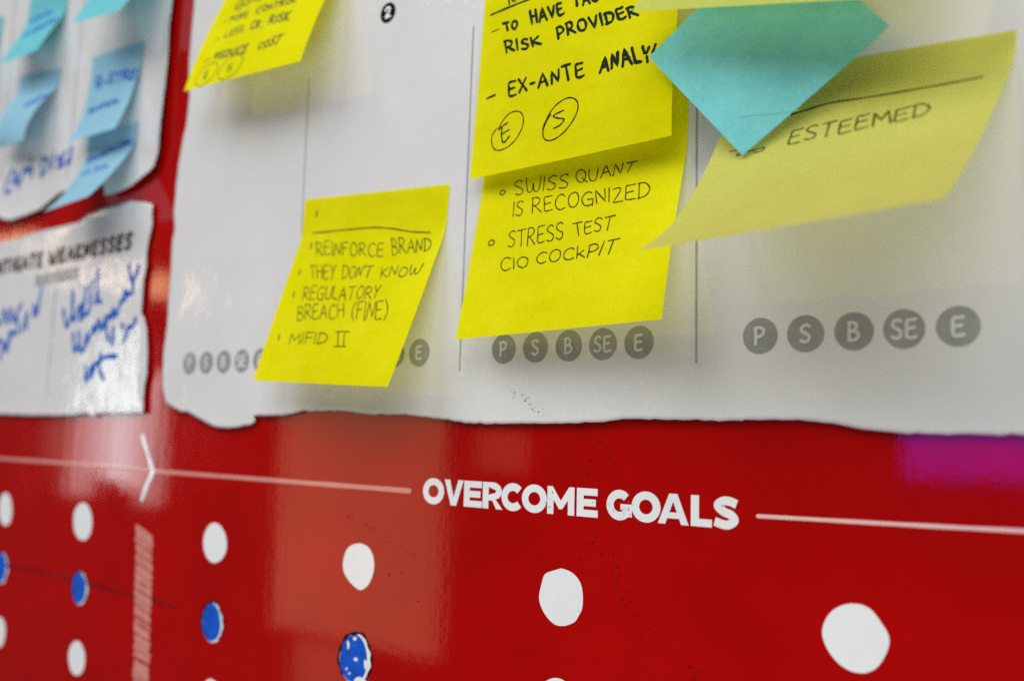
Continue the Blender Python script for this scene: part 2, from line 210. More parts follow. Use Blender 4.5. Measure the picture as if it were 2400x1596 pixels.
 'dia': [],
 'b1': []}, 'strokes': {'low': [([[0.1026, 0.0658], [0.1018, 0.0834], [0.1017, 0.0981]], 0.6, 1, 'p', 'bullet'),
 ([[0.086, 0.1842], [0.2232, 0.1823], [0.4051, 0.1787], [0.5413, 0.1789], [0.6568, 0.1907], [0.7899, 0.2133], [0.9157, 0.2241]], 0.5, 1, 'p', 'underline'),
 ([[0.0981, 0.2413], [0.0975, 0.2554], [0.1008, 0.2699]], 0.65, 1, 'p', 'bullet'),
 ([[0.0792, 0.39], [0.0796, 0.4042], [0.0833, 0.4185]], 0.65, 1, 'p', 'bullet'),
 ([[0.0947, 0.5174], [0.095, 0.5314], [0.0987, 0.5454]], 0.65, 1, 'p', 'bullet'),
 ([[0.0943, 0.7531], [0.0945, 0.7667], [0.0981, 0.7802]], 0.65, 1, 'p', 'bullet'),
 ([[0.514, 0.7362], [0.567, 0.7331], [0.6124, 0.7359]], 0.4, 1, 'p', 'text_line'),
 ([[0.5339, 0.7362], [0.5658, 0.8097]], 0.4, 1, 'p', 'text_line'),
 ([[0.5783, 0.736], [0.6059, 0.8071]], 0.4, 1, 'p', 'text_line'),
 ([[0.5388, 0.8114], [0.5802, 0.8088], [0.6229, 0.8097]], 0.4, 1, 'p', 'text_line')],
 'swiss': [([[0.1346, 0.3302], [0.1328, 0.3234], [0.1259, 0.3185], [0.1168, 0.3174], [0.1092, 0.3207], [0.1064, 0.327], [0.1097, 0.3336], [0.1175, 0.3378], [0.1266, 0.3377], [0.1332, 0.3335], [0.1344, 0.3269]], 0.45, 1, 'p', 'bullet'),
 ([[0.1207, 0.5673], [0.1186, 0.5592], [0.1108, 0.5536], [0.1007, 0.5527], [0.0923, 0.5571], [0.0893, 0.5648], [0.093, 0.5726], [0.1017, 0.5772], [0.1118, 0.5767], [0.1191, 0.5713], [0.1205, 0.5633]], 0.5, 1, 'p', 'bullet')],
 'top': [([[0.1379, 0.2039], [0.1424, 0.2154], [0.1443, 0.2272]], 0.7, 1, 'k', 'text_line'),
 ([[0.1572, 0.2095], [0.1662, 0.2189], [0.1796, 0.2206]], 0.6, 1, 'k', 'text_line'),
 ([[0.04, 0.2484], [0.1417, 0.2411], [0.2598, 0.2351]], 0.75, 1, 'k', 'underline'),
 ([[0.054, 0.3325], [0.0979, 0.3293]], 0.35, 1, 'k', 'text_line'),
 ([[0.0589, 0.6422], [0.1067, 0.6367]], 0.75, 1, 'k', 'text_line'),
 ([[0.8563, 0.6181], [0.8648, 0.6411], [0.872, 0.6509], [0.881, 0.6446], [0.886, 0.6289]], 1.0, 1, 'k', 'text_line'),
 ([[0.879, 0.6645], [0.8822, 0.678], [0.8848, 0.6912]], 0.9, 1, 'k', 'text_line'),
 ([[0.9147, 0.6258], [0.9094, 0.6438], [0.9031, 0.6556]], 0.9, 1, 'k', 'text_line'),
 ([[0.1332, 0.7941], [0.1119, 0.8194], [0.1103, 0.8488], [0.1257, 0.8813], [0.1582, 0.8971], [0.2081, 0.8907], [0.2487, 0.8655], [0.2775, 0.8241], [0.2829, 0.7859], [0.2671, 0.7534], [0.2324, 0.7388], [0.1927, 0.745], [0.1586, 0.7752], [0.1425, 0.803]], 0.42, 1, 'k', 'circled_letter'),
 ([[0.1933, 0.7815], [0.1639, 0.7925], [0.1465, 0.8023]], 0.55, 1, 'k', 'circled_letter'),
 ([[0.1644, 0.7968], [0.1646, 0.8301], [0.1731, 0.8584], [0.1834, 0.8668], [0.1979, 0.8569], [0.2113, 0.8437]], 0.6, 1, 'k', 'circled_letter'),
 ([[0.1643, 0.8273], [0.1853, 0.8209], [0.2069, 0.8147]], 0.5, 1, 'k', 'circled_letter'),
 ([[0.4295, 0.796], [0.4071, 0.8255], [0.395, 0.8588], [0.3999, 0.8878], [0.4219, 0.9054], [0.4589, 0.9062], [0.5031, 0.8875], [0.5426, 0.8519], [0.5647, 0.8143], [0.5657, 0.781], [0.5456, 0.7553], [0.5067, 0.7446], [0.459, 0.7586], [0.4245, 0.7882], [0.3999, 0.8291], [0.3919, 0.853]], 0.45, 1, 'k', 'circled_letter'),
 ([[0.4958, 0.7934], [0.4596, 0.7996], [0.4436, 0.8078], [0.4706, 0.8213], [0.5001, 0.8317], [0.4835, 0.8518], [0.4498, 0.8599]], 0.5, 1, 'k', 'circled_letter')],
 'upl': [([[0.112, 0.5651], [0.1415, 0.5613]], 0.4, 1, 'g', 'text_line'),
 ([[0.1196, 0.6882], [0.1522, 0.6813]], 0.4, 1, 'g', 'text_line'),
 ([[0.5328, 0.7004], [0.5421, 0.6975]], 0.6, 1, 'g', 'text_line'),
 ([[0.0982, 0.8294], [0.1434, 0.8208]], 0.5, 1, 'g', 'text_line'),
 ([[0.21, 0.9832], [0.1665, 0.9939], [0.1258, 0.9881], [0.0979, 0.9669], [0.0892, 0.935], [0.1018, 0.9003], [0.1325, 0.8714], [0.174, 0.8558], [0.2164, 0.8576], [0.2494, 0.876], [0.2646, 0.906], [0.2582, 0.9403], [0.2317, 0.9706], [0.1915, 0.9898]], 0.35, 1, 'g', 'circled_letter'),
 ([[0.424, 0.9827], [0.3758, 0.9912], [0.3313, 0.9824], [0.3013, 0.9581], [0.293, 0.9239], [0.3082, 0.888], [0.3433, 0.8597], [0.3898, 0.8464], [0.4365, 0.8512], [0.472, 0.8728], [0.4874, 0.9054], [0.4788, 0.9409], [0.4483, 0.9709], [0.4035, 0.9885]], 0.4, 1, 'g', 'circled_letter')],
 'est': [([[0.2746, 0.2161], [0.326, 0.2063], [0.4174, 0.1885], [0.538, 0.1929], [0.7079, 0.1948], [0.856, 0.1934], [0.9188, 0.1897]], 0.75, 1, 'o', 'underline'),
 ([[0.0737, 0.3632], [0.1091, 0.3655], [0.1199, 0.3769], [0.1128, 0.3955], [0.1333, 0.3917], [0.1498, 0.3842], [0.1889, 0.3807], [0.2212, 0.3783], [0.217, 0.3951], [0.1843, 0.3965]], 0.45, 1, 'o', 'text_line')],
 'b2': [([[0.0902, 0.4747], [0.1512, 0.4432], [0.1977, 0.475], [0.2266, 0.4112], [0.3212, 0.472], [0.3204, 0.4103], [0.385, 0.4577], [0.4221, 0.4232], [0.491, 0.4507], [0.5024, 0.4023], [0.5795, 0.4512], [0.5984, 0.4087], [0.6561, 0.4446]], 1.2000000000000002, 1, 'b', 'text_line'),
 ([[0.2301, 0.6799], [0.1755, 0.6082], [0.2728, 0.6501], [0.2858, 0.6223], [0.3773, 0.6498], [0.344, 0.5975], [0.5041, 0.6582], [0.4183, 0.5673], [0.5607, 0.6395], [0.5027, 0.5667], [0.6265, 0.6309], [0.5892, 0.5693], [0.6775, 0.6088], [0.6426, 0.5323], [0.7844, 0.6067], [0.7519, 0.5396], [0.8635, 0.601], [0.8419, 0.5317], [0.9179, 0.5886]], 1.5, 1, 'b', 'text_line')],
 'b3': [],
 'b4': [([[0.6027, 0.5306], [0.5605, 0.4623], [0.6742, 0.5142], [0.6038, 0.4098], [0.7465, 0.4885], [0.7065, 0.4206], [0.8068, 0.4723], [0.7411, 0.3774], [0.8717, 0.4518], [0.7812, 0.3458], [0.9477, 0.4263], [0.9107, 0.3605], [1.0183, 0.4105], [0.9426, 0.3187]], 1.275, 1, 'b', 'text_line')],
 'b5': [([[0.1264, 0.6694], [0.1606, 0.6113], [0.2117, 0.6743], [0.2232, 0.5968], [0.283, 0.6575], [0.3354, 0.6079], [0.381, 0.6556], [0.3991, 0.5881], [0.4525, 0.646], [0.4705, 0.5868], [0.5684, 0.6562], [0.5692, 0.5881], [0.6177, 0.6409], [0.637, 0.5841], [0.7278, 0.6525], [0.7199, 0.603], [0.7741, 0.6337]], 1.275, 1, 'b', 'text_line')],
 'b6': [([[0.1011, 0.3133], [0.0952, 0.2448], [0.1547, 0.2947], [0.1793, 0.243], [0.2269, 0.2933], [0.236, 0.2486], [0.2965, 0.2848], [0.3331, 0.24], [0.3867, 0.2814], [0.3707, 0.2036], [0.4731, 0.2769], [0.4624, 0.1985], [0.494, 0.262], [0.5014, 0.1978], [0.5779, 0.2525], [0.5978, 0.2167], [0.648, 0.2477], [0.6831, 0.209], [0.716, 0.2382], [0.7399, 0.1709], [0.7744, 0.2355], [0.8005, 0.1614], [0.8623, 0.2361], [0.8863, 0.1712], [0.924, 0.2265]], 1.275, 1, 'b', 'text_line'),
 ([[0.172, 0.4939], [0.1462, 0.4453], [0.2321, 0.4685], [0.2257, 0.4139], [0.3071, 0.4637]], 1.125, 1, 'b', 'text_line'),
 ([[0.4351, 0.4982], [0.4122, 0.4161], [0.5159, 0.4917], [0.5157, 0.434], [0.5994, 0.4822], [0.6003, 0.434], [0.7162, 0.4963]], 1.125, 1, 'b', 'text_line')],
 'pale': [],
 'dia': [([[0.7929, 0.8739], [0.8168, 0.8375], [0.8551, 0.7944], [0.923, 0.7276], [1.0143, 0.6237]], 0.22, 1, 'f', 'pen_line')],
 'b1': []}}
for nm_, ext_, rad_, c_ in DATA['refl']:
    mirror_lamp(nm_, ext_, rad_, c_)

sc.view_settings.view_transform = 'Standard'
sc.view_settings.look = 'None'
sc.view_settings.exposure = -.1
sc.view_settings.gamma = 1
sc.render.engine = 'CYCLES'
sc.cycles.use_denoising = False
sc.cycles.max_bounces = 8

# ------------------------------------------------------------------ materials
def nodes_of(m):
    m.use_nodes = True
    nt = m.node_tree
    nt.nodes.clear()
    return nt, nt.nodes, nt.links

def noise(nt, scale, detail=4, rough=.55, stretch=None, seed=0):
    tc = nt.nodes.new('ShaderNodeTexCoord')
    mp = nt.nodes.new('ShaderNodeMapping')
    mp.inputs['Location'].default_value = (seed*1.7, seed*.9, seed*2.3)
    if stretch:
        mp.inputs['Scale'].default_value = stretch
    n = nt.nodes.new('ShaderNodeTexNoise')
    n.inputs['Scale'].default_value = scale
    n.inputs['Detail'].default_value = detail
    n.inputs['Roughness'].default_value = rough
    nt.links.new(tc.outputs['Object'], mp.inputs['Vector'])
    nt.links.new(mp.outputs['Vector'], n.inputs['Vector'])
    return n

def film(name, color, rough=.13, var=.06, var_scale=60, wr=0., gloss=.5, seed=0, speck=0.):
    """Printed sheet under the glossy wipe-clean film."""
    m = bpy.data.materials.new(name)
    nt, N, L = nodes_of(m)
    out = N.new('ShaderNodeOutputMaterial')
    b = N.new('ShaderNodeBsdfPrincipled')
    L.new(b.outputs[0], out.inputs[0])
    b.inputs['Specular IOR Level'].default_value = gloss
    n1 = noise(nt, var_scale, 5, .6, None, seed)
    rmp = N.new('ShaderNodeMapRange')
    rmp.inputs['From Min'].default_value = .3
    rmp.inputs['From Max'].default_value = .7
    rmp.inputs['To Min'].default_value = 1 - var
    rmp.inputs['To Max'].default_value = 1 + var
    L.new(n1.outputs['Fac'], rmp.inputs['Value'])
    mx = N.new('ShaderNodeMix')
    mx.data_type = 'RGBA'
    mx.blend_type = 'MULTIPLY'
    mx.inputs['Factor'].default_value = 1
    mx.inputs[6].default_value = (*color, 1)
    L.new(rmp.outputs[0], mx.inputs[7])
    L.new(mx.outputs[2], b.inputs['Base Color'])
    # roughness varies with smears of the wiped film
    n2 = noise(nt, 35, 6, .65, (1, 1, .45), seed + 3)
    rr = N.new('ShaderNodeMapRange')
    rr.inputs['From Min'].default_value = .3
    rr.inputs['From Max'].default_value = .7
    rr.inputs['To Min'].default_value = rough*.6
    rr.inputs['To Max'].default_value = rough*1.5
    L.new(n2.outputs['Fac'], rr.inputs['Value'])
    L.new(rr.outputs[0], b.inputs['Roughness'])
    # orange peel + upright ripples
    n3 = noise(nt, 420, 3, .55, None, seed)
    n4 = noise(nt, 90, 3, .5, (1.6, 1, .16), seed + 1)
    bp = N.new('ShaderNodeBump')
    bp.inputs['Strength'].default_value = 1
    bp.inputs['Distance'].default_value = .000011
    L.new(n3.outputs['Fac'], bp.inputs['Height'])
    bp2 = N.new('ShaderNodeBump')
    bp2.inputs['Strength'].default_value = 1
    bp2.inputs['Distance'].default_value = .000022
    L.new(n4.outputs['Fac'], bp2.inputs['Height'])
    L.new(bp.outputs[0], bp2.inputs['Normal'])
    last = bp2
    if wr:
        n5 = noise(nt, 16, 5, .6, (1, 1, .8), seed + 5)
        bp3 = N.new('ShaderNodeBump')
        bp3.inputs['Strength'].default_value = 1
        bp3.inputs['Distance'].default_value = wr
        L.new(n5.outputs['Fac'], bp3.inputs['Height'])
        L.new(bp2.outputs[0], bp3.inputs['Normal'])
        last = bp3
    L.new(last.outputs[0], b.inputs['Normal'])
    return m

def note_mat(name, color, trans=.3, var=.05, seed=0, warm=None):
    """Coloured note paper: matt, fibrous, lets some light through."""
    m = bpy.data.materials.new(name)
    nt, N, L = nodes_of(m)
    out = N.new('ShaderNodeOutputMaterial')
    d = N.new('ShaderNodeBsdfDiffuse')
    t = N.new('ShaderNodeBsdfTranslucent')
    mix = N.new('ShaderNodeMixShader')
    mix.inputs[0].default_value = trans
    L.new(d.outputs[0], mix.inputs[1])
    L.new(t.outputs[0], mix.inputs[2])
    L.new(mix.outputs[0], out.inputs[0])
    n1 = noise(nt, 700, 6, .75, None, seed)
    n2 = noise(nt, 60, 4, .6, None, seed + 2)
    ad = N.new('ShaderNodeMath')
    ad.operation = 'ADD'
    L.new(n1.outputs['Fac'], ad.inputs[0])
    L.new(n2.outputs['Fac'], ad.inputs[1])
    rmp = N.new('ShaderNodeMapRange')
    rmp.inputs['From Min'].default_value = .7
    rmp.inputs['From Max'].default_value = 1.3
    L.new(ad.outputs[0], rmp.inputs['Value'])
    mx = N.new('ShaderNodeMix')
    mx.data_type = 'RGBA'
    lo = tuple(max(0, c*(1 - var)) for c in color)
    hi = tuple(min(1, c*(1 + var) + .012) for c in color)
    mx.inputs[6].default_value = (*lo, 1)
    mx.inputs[7].default_value = (*hi, 1)
    L.new(rmp.outputs[0], mx.inputs['Factor'])
    L.new(mx.outputs[2], d.inputs[0])
    L.new(mx.outputs[2], t.inputs[0])
    bp = N.new('ShaderNodeBump')
    bp.inputs['Strength'].default_value = .6
    bp.inputs['Distance'].default_value = .00007
    L.new(n1.outputs['Fac'], bp.inputs['Height'])
    n3 = noise(nt, 28, 2, .4, (1, 1, 2.2), seed + 7)
    bp2 = N.new('ShaderNodeBump')
    bp2.inputs['Strength'].default_value = 1
    bp2.inputs['Distance'].default_value = .0016
    L.new(n3.outputs['Fac'], bp2.inputs['Height'])
    L.new(bp.outputs[0], bp2.inputs['Normal'])
    L.new(bp2.outputs[0], d.inputs['Normal'])
    return m

def ink_mat(name, color, rough=.5, var=.3, scale=900):
    m = bpy.data.materials.new(name)
    nt, N, L = nodes_of(m)
    out = N.new('ShaderNodeOutputMaterial')
    b = N.new('ShaderNodeBsdfPrincipled')
    L.new(b.outputs[0], out.inputs[0])
    b.inputs['Roughness'].default_value = rough
    b.inputs['Specular IOR Level'].default_value = .04
    n1 = noise(nt, scale, 3)
    mx = N.new('ShaderNodeMix')
    mx.data_type = 'RGBA'
    mx.inputs[6].default_value = (*[c*(1 - var) for c in color], 1)
    mx.inputs[7].default_value = (*[min(1, c*(1 + var) + .004) for c in color], 1)
    L.new(n1.outputs['Fac'], mx.inputs['Factor'])
    L.new(mx.outputs[2], b.inputs['Base Color'])
    return m

M_RED = film('red film', (.30, .0010, .0005), .055, .10, 22, seed=1)
M_PAPER = film('white printed paper', (.54, .535, .525), .07, .05, 14, wr=.0009, seed=2)
M_DOT = film('white print', (.63, .64, .635), .06, .03, 90, seed=4)
M_PINK = film('pink print', (.50, .20, .17), .06, .06, 200, seed=5)
M_PALE = film('pale rule print', (.62, .40, .36), .06, .05, 200, seed=5)
M_GREY = film('grey print', (.24, .24, .228), .07, .10, 240, wr=.0009, seed=2)
M_RULE = film('thin grey print', (.27, .28, .29), .07, .12, 240, wr=.0009, seed=2)
M_LETTER = film('badge letter print', (.50, .50, .48), .07, .05, 240, wr=.0009, seed=2)
M_BLACK = film('black print', (.006, .006, .010), .07, .2, 240, gloss=.12, seed=2)
M_YEL = note_mat('yellow note paper', (.77, .735, .0), .42, .05, 1)
M_PYEL = note_mat('pale yellow note paper', (.70, .705, .16), .58, .04, 2)
M_TEAL = note_mat('teal note paper', (.17, .53, .56), .24, .12, 3)
M_BLUE = note_mat('light blue note paper', (.27, .50, .62), .30, .05, 4)
M_TURQ = note_mat('turquoise note paper', (.15, .50, .56), .30, .05, 5)
INK = {'p': ink_mat('thin black pen', (.040, .036, .008)), 'k': ink_mat('black pen', (.003, .010, .006)), 'g': ink_mat('dark green black pen', (.012, .045, .02)),
       'b': ink_mat('blue marker', (.007, .085, .36)), 'o': ink_mat('olive black pen', (.06, .052, .010)),
       'f': ink_mat('faint pen', (.13, .40, .42), .6, .1), 's': ink_mat('scuff', (.075, .002, .002), .6),
       'd': ink_mat('grey scuff', (.10, .10, .10), .6)}
M_SMEAR = film('wiped marker smear', (.16, .001, .001), .16, .3, 300, seed=1)
M_MARK = ink_mat('blue marker fill', (.006, .07, .40), .35, .6, 260)
M_OUT = ink_mat('black marker outline', (.004, .003, .008), .35)

# ------------------------------------------------------------------ helpers
def to_w(p):
    """(x mm, h mm off the wall, z mm) -> metres"""
    return Vector((p[0]*.001, -p[1]*.001, Z0 + p[2]*.001))

def link(name, me, mat, parent=None, origin=None):
    o = bpy.data.objects.new(name, me)
    col.objects.link(o)
    me.materials.append(mat)
    if parent is not None:
        o.parent = parent
    elif origin is not None:
        o.location = origin
    return o

def mesh(name, verts, faces, mat, parent=None, origin=None, smooth=False):
    """verts in world metres, stored relative to the thing's origin."""
    if origin is None:
        q = parent
        while q.parent is not None:
            q = q.parent
        origin = Vector(q['_o'])
    me = bpy.data.meshes.new(name)
    me.from_pydata([tuple(Vector(v) - origin) for v in verts], [], faces)
    if smooth:
        me.polygons.foreach_set('use_smooth', [True]*len(me.polygons))
    me.update()
    o = link(name, me, mat, parent, origin if parent is None else None)
    if parent is None:
        o['_o'] = tuple(origin)
    return o

def tag(o, label=None, cat=None, group=None, kind=None):
    if label:
        o['label'] = label
    if cat:
        o['category'] = cat
    if group:
        o['group'] = group
    if kind:
        o['kind'] = kind
    return o

def spline(pts, n=6):
    """Catmull-Rom through 2-D points"""
    P = [np.array(p, float) for p in pts]
    if len(P) < 3:
        return P
    Q = [2*P[0] - P[1]] + P + [2*P[-1] - P[-2]]
    out = []
    for i in range(1, len(Q) - 2):
        a, b, c, d = Q[i-1:i+3]
        for j in range(n):
            t = j/n
            out.append(.5*((2*b) + (c - a)*t + (2*a - 5*b + 4*c - d)*t*t + (3*b - a - 3*c + d)*t**3))
    out.append(P[-1])
    return out

class Rib:
    """ink strokes: ribbons with a raised middle, on a surface map f(p2)->(world point, normal)"""
    def __init__(self):
        self.v, self.f, self.k = [], [], 0
    def add(self, pts, width, fmap, cap=True, wob=.12, lift=.00006):
        P, Nn = [], []
        for p in pts:
            a, n = fmap(p)
            P.append(a)
            Nn.append(n)
        m = len(P)
        if m < 2:
            return
        self.k += 1
        off = lift + .000006*(self.k % 12)
        w0 = width*.0005
        T = []
        for i in range(m):
            t = P[min(i+1, m-1)] - P[max(i-1, 0)]
            T.append(t.normalized() if t.length > 0 else Vector((1, 0, 0)))
        rows = []
        seq = list(range(m))
        ph = random.uniform(0, 6)
        if cap:
            e0, e1 = P[0] - T[0]*w0*.8, P[-1] + T[-1]*w0*.8
            rows.append((e0, T[0], Nn[0], .45))
        for i in seq:
            rows.append((P[i], T[i], Nn[i], 1 + wob*math.sin(ph + i*.9)))
        if cap:
            rows.append((e1, T[-1], Nn[-1], .45))
        b = len(self.v)
        for (p, t, n, s) in rows:
            side = n.cross(t).normalized()*w0*s
            self.v += [p - side + n*off, p + n*(off + .00003), p + side + n*off]
        for i in range(len(rows) - 1):
            a = b + 3*i
            self.f += [(a, a+1, a+4, a+3), (a+1, a+2, a+5, a+4)]
    def build(self, name, mat, parent):
        return mesh(name, self.v, self.f, mat, parent)

G = {  # single-stroke capitals: (width, [(smooth, points)])
 'A': (.8, [(0, [(0, 0), (.4, 1), (.8, 0)]), (0, [(.14, .36), (.68, .4)])]),
 'B': (.65, [(0, [(0, 0), (.02, 1)]), (1, [(-.04, .98), (.3, 1), (.5, .8), (.35, .58), (.03, .52)]), (1, [(.03, .52), (.48, .48), (.62, .25), (.42, .03), (-.02, .0)])]),
 'C': (.7, [(1, [(.7, .88), (.48, 1), (.2, .88), (.02, .5), (.14, .14), (.4, 0), (.7, .12)])]),
 'D': (.72, [(0, [(.06, 0), (.08, 1)]), (1, [(-.04, .97), (.35, .98), (.66, .75), (.68, .4), (.42, .08), (-.02, .0)])]),
 'E': (.6, [(1, [(.58, 1), (.28, .97), (.05, .93), (.02, .5), (.03, .06), (.3, 0), (.6, .06)]), (0, [(.04, .5), (.5, .55)])]),
 'F': (.55, [(0, [(.56, 1), (.02, .97), (0, 0)]), (0, [(0, .52), (.46, .55)])]),
 'G': (.76, [(1, [(.7, .88), (.48, 1), (.2, .88), (.02, .5), (.14, .12), (.4, 0), (.68, .1)]), (0, [(.4, .45), (.74, .46), (.7, -.04)])]),
 'H': (.65, [(0, [(0, 1), (.02, 0)]), (0, [(.64, 1), (.65, 0)]), (0, [(0, .5), (.65, .54)])]),
 'I': (.06, [(0, [(.04, 1), (0, 0)])]),
 '|': (.06, [(0, [(.04, 1), (0, 0)])]),
 'K': (.6, [(0, [(0, 1), (0, 0)]), (0, [(.6, 1), (.04, .48), (.62, 0)])]),
 'k': (.55, [(0, [(0, 1.05), (.02, 0)]), (1, [(.42, .62), (.2, .42), (.03, .3)]), (0, [(.1, .36), (.56, .0)])]),
 'L': (.5, [(0, [(.02, 1), (0, .04), (.5, .02)])]),
 'M': (.82, [(0, [(0, 0), (.08, 1), (.4, .35), (.74, 1), (.82, 0)])]),
 'N': (.66, [(0, [(0, 0), (.06, 1), (.56, .08), (.66, 1)])]),
 '%': (.62, [(0, [(0, 0), (.05, 1), (.54, .1), (.62, 1)])]),
 'O': (.76, [(1, [(.42, 1), (.14, .86), (.02, .5), (.14, .12), (.4, 0), (.66, .16), (.75, .52), (.62, .88), (.36, 1)])]),
 'P': (.6, [(0, [(0, 0), (.02, 1)]), (1, [(-.06, .96), (.3, 1), (.56, .84), (.5, .58), (.24, .46), (.02, .44)])]),
 'Q': (.8, [(1, [(.42, 1), (.14, .86), (.02, .5), (.14, .12), (.4, 0), (.66, .16), (.75, .52), (.62, .88), (.36, 1)]), (0, [(.45, .3), (.85, -.06)])]),
 'R': (.65, [(0, [(0, 0), (.02, 1)]), (1, [(-.05, .96), (.3, 1), (.54, .83), (.46, .6), (.22, .5), (.04, .47)]), (0, [(.16, .48), (.66, 0)])]),
 'S': (.58, [(1, [(.56, .9), (.36, 1), (.1, .9), (.06, .68), (.3, .52), (.52, .36), (.5, .12), (.26, 0), (0, .1)])]),
 'T': (.72, [(0, [(0, .97), (.72, 1.02)]), (0, [(.37, 1), (.34, 0)])]),
 'U': (.66, [(1, [(0, 1), (.02, .4), (.14, .06), (.36, .0), (.56, .1), (.64, .45), (.66, 1)])]),
 'V': (.7, [(0, [(0, 1), (.36, 0), (.7, 1)])]),
 'W': (1.0, [(1, [(0, 1), (.06, .35), (.2, .02), (.4, .1), (.5, .62), (.56, .12), (.76, .0), (.94, .35), (1, 1)])]),
 'X': (.66, [(0, [(0, 1), (.66, 0)]), (0, [(.62, 1), (.02, 0)])]),
 'Y': (.62, [(0, [(0, 1), (.3, .5)]), (0, [(.62, 1), (.3, .5), (.2, 0)])]),
 'Z': (.62, [(1, [(.02, .96), (.3, 1), (.56, .94), (.34, .5), (.04, .06), (.3, .03), (.64, .02)])]),
 '2': (.6, [(1, [(.04, .78), (.16, .97), (.42, 1), (.56, .78), (.4, .48), (.04, .04)]), (0, [(.04, .04), (.62, .04)])]),
 '-': (.4, [(0, [(0, .42), (.4, .45)])]),
 "'": (.05, [(0, [(.05, 1.05), (0, .8)])]),
 '(': (.25, [(1, [(.25, 1.1), (.03, .75), (0, .3), (.22, -.08)])]),
 ')': (.25, [(1, [(0, 1.1), (.22, .75), (.25, .3), (.02, -.08)])]),
}

def word_strokes(txt, jit=.03, gap=.24):
    """letters laid out on 0..1 x 0..1"""
    tot = sum(G[c][0] for c in txt) + gap*(len(txt) - 1)
    x = 0
    out = []
    for c in txt:
        wd, st = G[c]
        dy, sl, s = random.gauss(0, jit), random.gauss(0, jit), 1 + random.gauss(0, jit)
        for sm, pts in st:
            q = [((x + p[0] + (p[1] - .5)*sl + random.gauss(0, jit*.35))/tot, p[1]*s + dy + random.gauss(0, jit*.35)) for p in pts]
            if sm:
                q = spline(q, 4)
            else:
                q2 = []
                for a, b in zip(q[:-1], q[1:]):
                    for j in range(4):
                        q2.append((a[0] + (b[0] - a[0])*j/4, a[1] + (b[1] - a[1])*j/4))
                q = q2 + [q[-1]]
            out.append(q)
        x += wd + gap
    return out

def quad_map(q):
    bl, br, tl, tr = [np.array(p) for p in q]
    return lambda p: (bl*(1-p[0]) + br*p[0])*(1 - p[1]) + (tl*(1-p[0]) + tr*p[0])*p[1]

# ------------------------------------------------------------------ the red wall
def wall_map(h):
    return lambda p: (to_w((p[0], h, p[1])), Vector((0, -1, 0)))

x0, x1, za, zb = -1.6, .7, Z0 - .75, Z0 + .85
wo = Vector((-.2, .02, za))
wv = [(x0, 0, za), (x1, 0, za), (x1, 0, zb), (x0, 0, zb), (x0, .04, za), (x1, .04, za), (x1, .04, zb), (x0, .04, zb)]
wall = mesh('wall', wv, [(0, 1, 2, 3), (5, 4, 7, 6), (4, 5, 1, 0), (3, 2, 6, 7), (1, 5, 6, 2), (4, 0, 3, 7)], M_RED, None, wo)
tag(wall, 'glossy red wall panel with white dots and a white overcome goals heading', 'wall')

def flat_poly(name, loops, h, mat, parent, holes=True):
    """loops: list of shapes; each shape = [outer, hole, ...] of (x, z) mm"""
    V, F = [], []
    for i, shape in enumerate(loops):
        fl = [p for l in shape for p in l]
        tris = tessellate_polygon([[Vector((p[0], p[1], 0)) for p in l] for l in shape])
        b = len(V)
        V += [to_w((p[0], h + .004*i, p[1])) for p in fl]
        for t in tris:
            a, c, d = [Vector((fl[j][0], fl[j][1])) for j in t]
            ar = (c - a).cross(d - a)
            t = tuple(b + j for j in t)
            F.append(t if ar > 0 else t[::-1])
    return mesh(name, V, F, mat, parent)

def blob(c, rx, rz, n=40, irr=.016, ph=None):
    ph = [random.uniform(0, 6.28) for _ in range(4)] if ph is None else ph
    out = []
    for i in range(n):
        t = 2*math.pi*i/n
        k = 1 + irr*(math.sin(2*t + ph[0]) + .7*math.sin(3*t + ph[1]) + .5*math.sin(5*t + ph[2]))
        out.append((c[0] + rx*k*math.cos(t), c[1] + rz*k*math.sin(t)))
    return out

for (c, outl, kind) in DATA['dots']:
    ring = [tuple(p) for p in spline(outl[0] + outl[0][:1], 5)[:-1]]
    d = flat_poly('white_dot', [[ring]], .06, M_DOT, wall)
    if kind:
        C_ = np.array(c)
        big = [tuple(C_ + (np.array(p) - C_)*(1.03 + .03*math.sin(i*.5)) + np.array((-.22, .12))) for i, p in enumerate(ring)]
        n_ = len(big)
        R_ = Rib()
        R_.add(big[n_*2//5:] + big[:n_//6], .85, wall_map(.08), wob=.4)
        R_.build('marker_outline', M_OUT, d)
        rx = max(p[0] for p in ring) - c[0]
        rz = max(p[1] for p in ring) - c[1]
        fill = [tuple(C_ + (np.array(p) - C_)*np.array((.86, .95)) + np.array((-.13*rx, 0))) for p in ring]
        flat_poly('marker_fill', [[fill]], .10, M_MARK, d)
        if c[0] > -260:
            sh = [[blob((c[0] + dx*rx, c[1] + dz*rz), a*rx, b*rz, 14, .12)] for dx, dz, a, b in
                  ((.02, .0, .12, .08), (.66, -.10, .10, .20), (-.52, .50, .08, .18), (-.1, .80, .13, .07), (-.55, -.45, .06, .06), (-.35, -.6, .07, .05), (.35, -.80, .36, .17))]
            flat_poly('unfilled_gap', sh, .17, M_DOT, d)

# heading ------------------------------------------------------------
def arc(cx, cy, rx, ry, a0, a1, n=24):
    return [(cx + rx*math.cos(math.radians(a0 + (a1 - a0)*i/n)), cy + ry*math.sin(math.radians(a0 + (a1 - a0)*i/n))) for i in range(n + 1)]

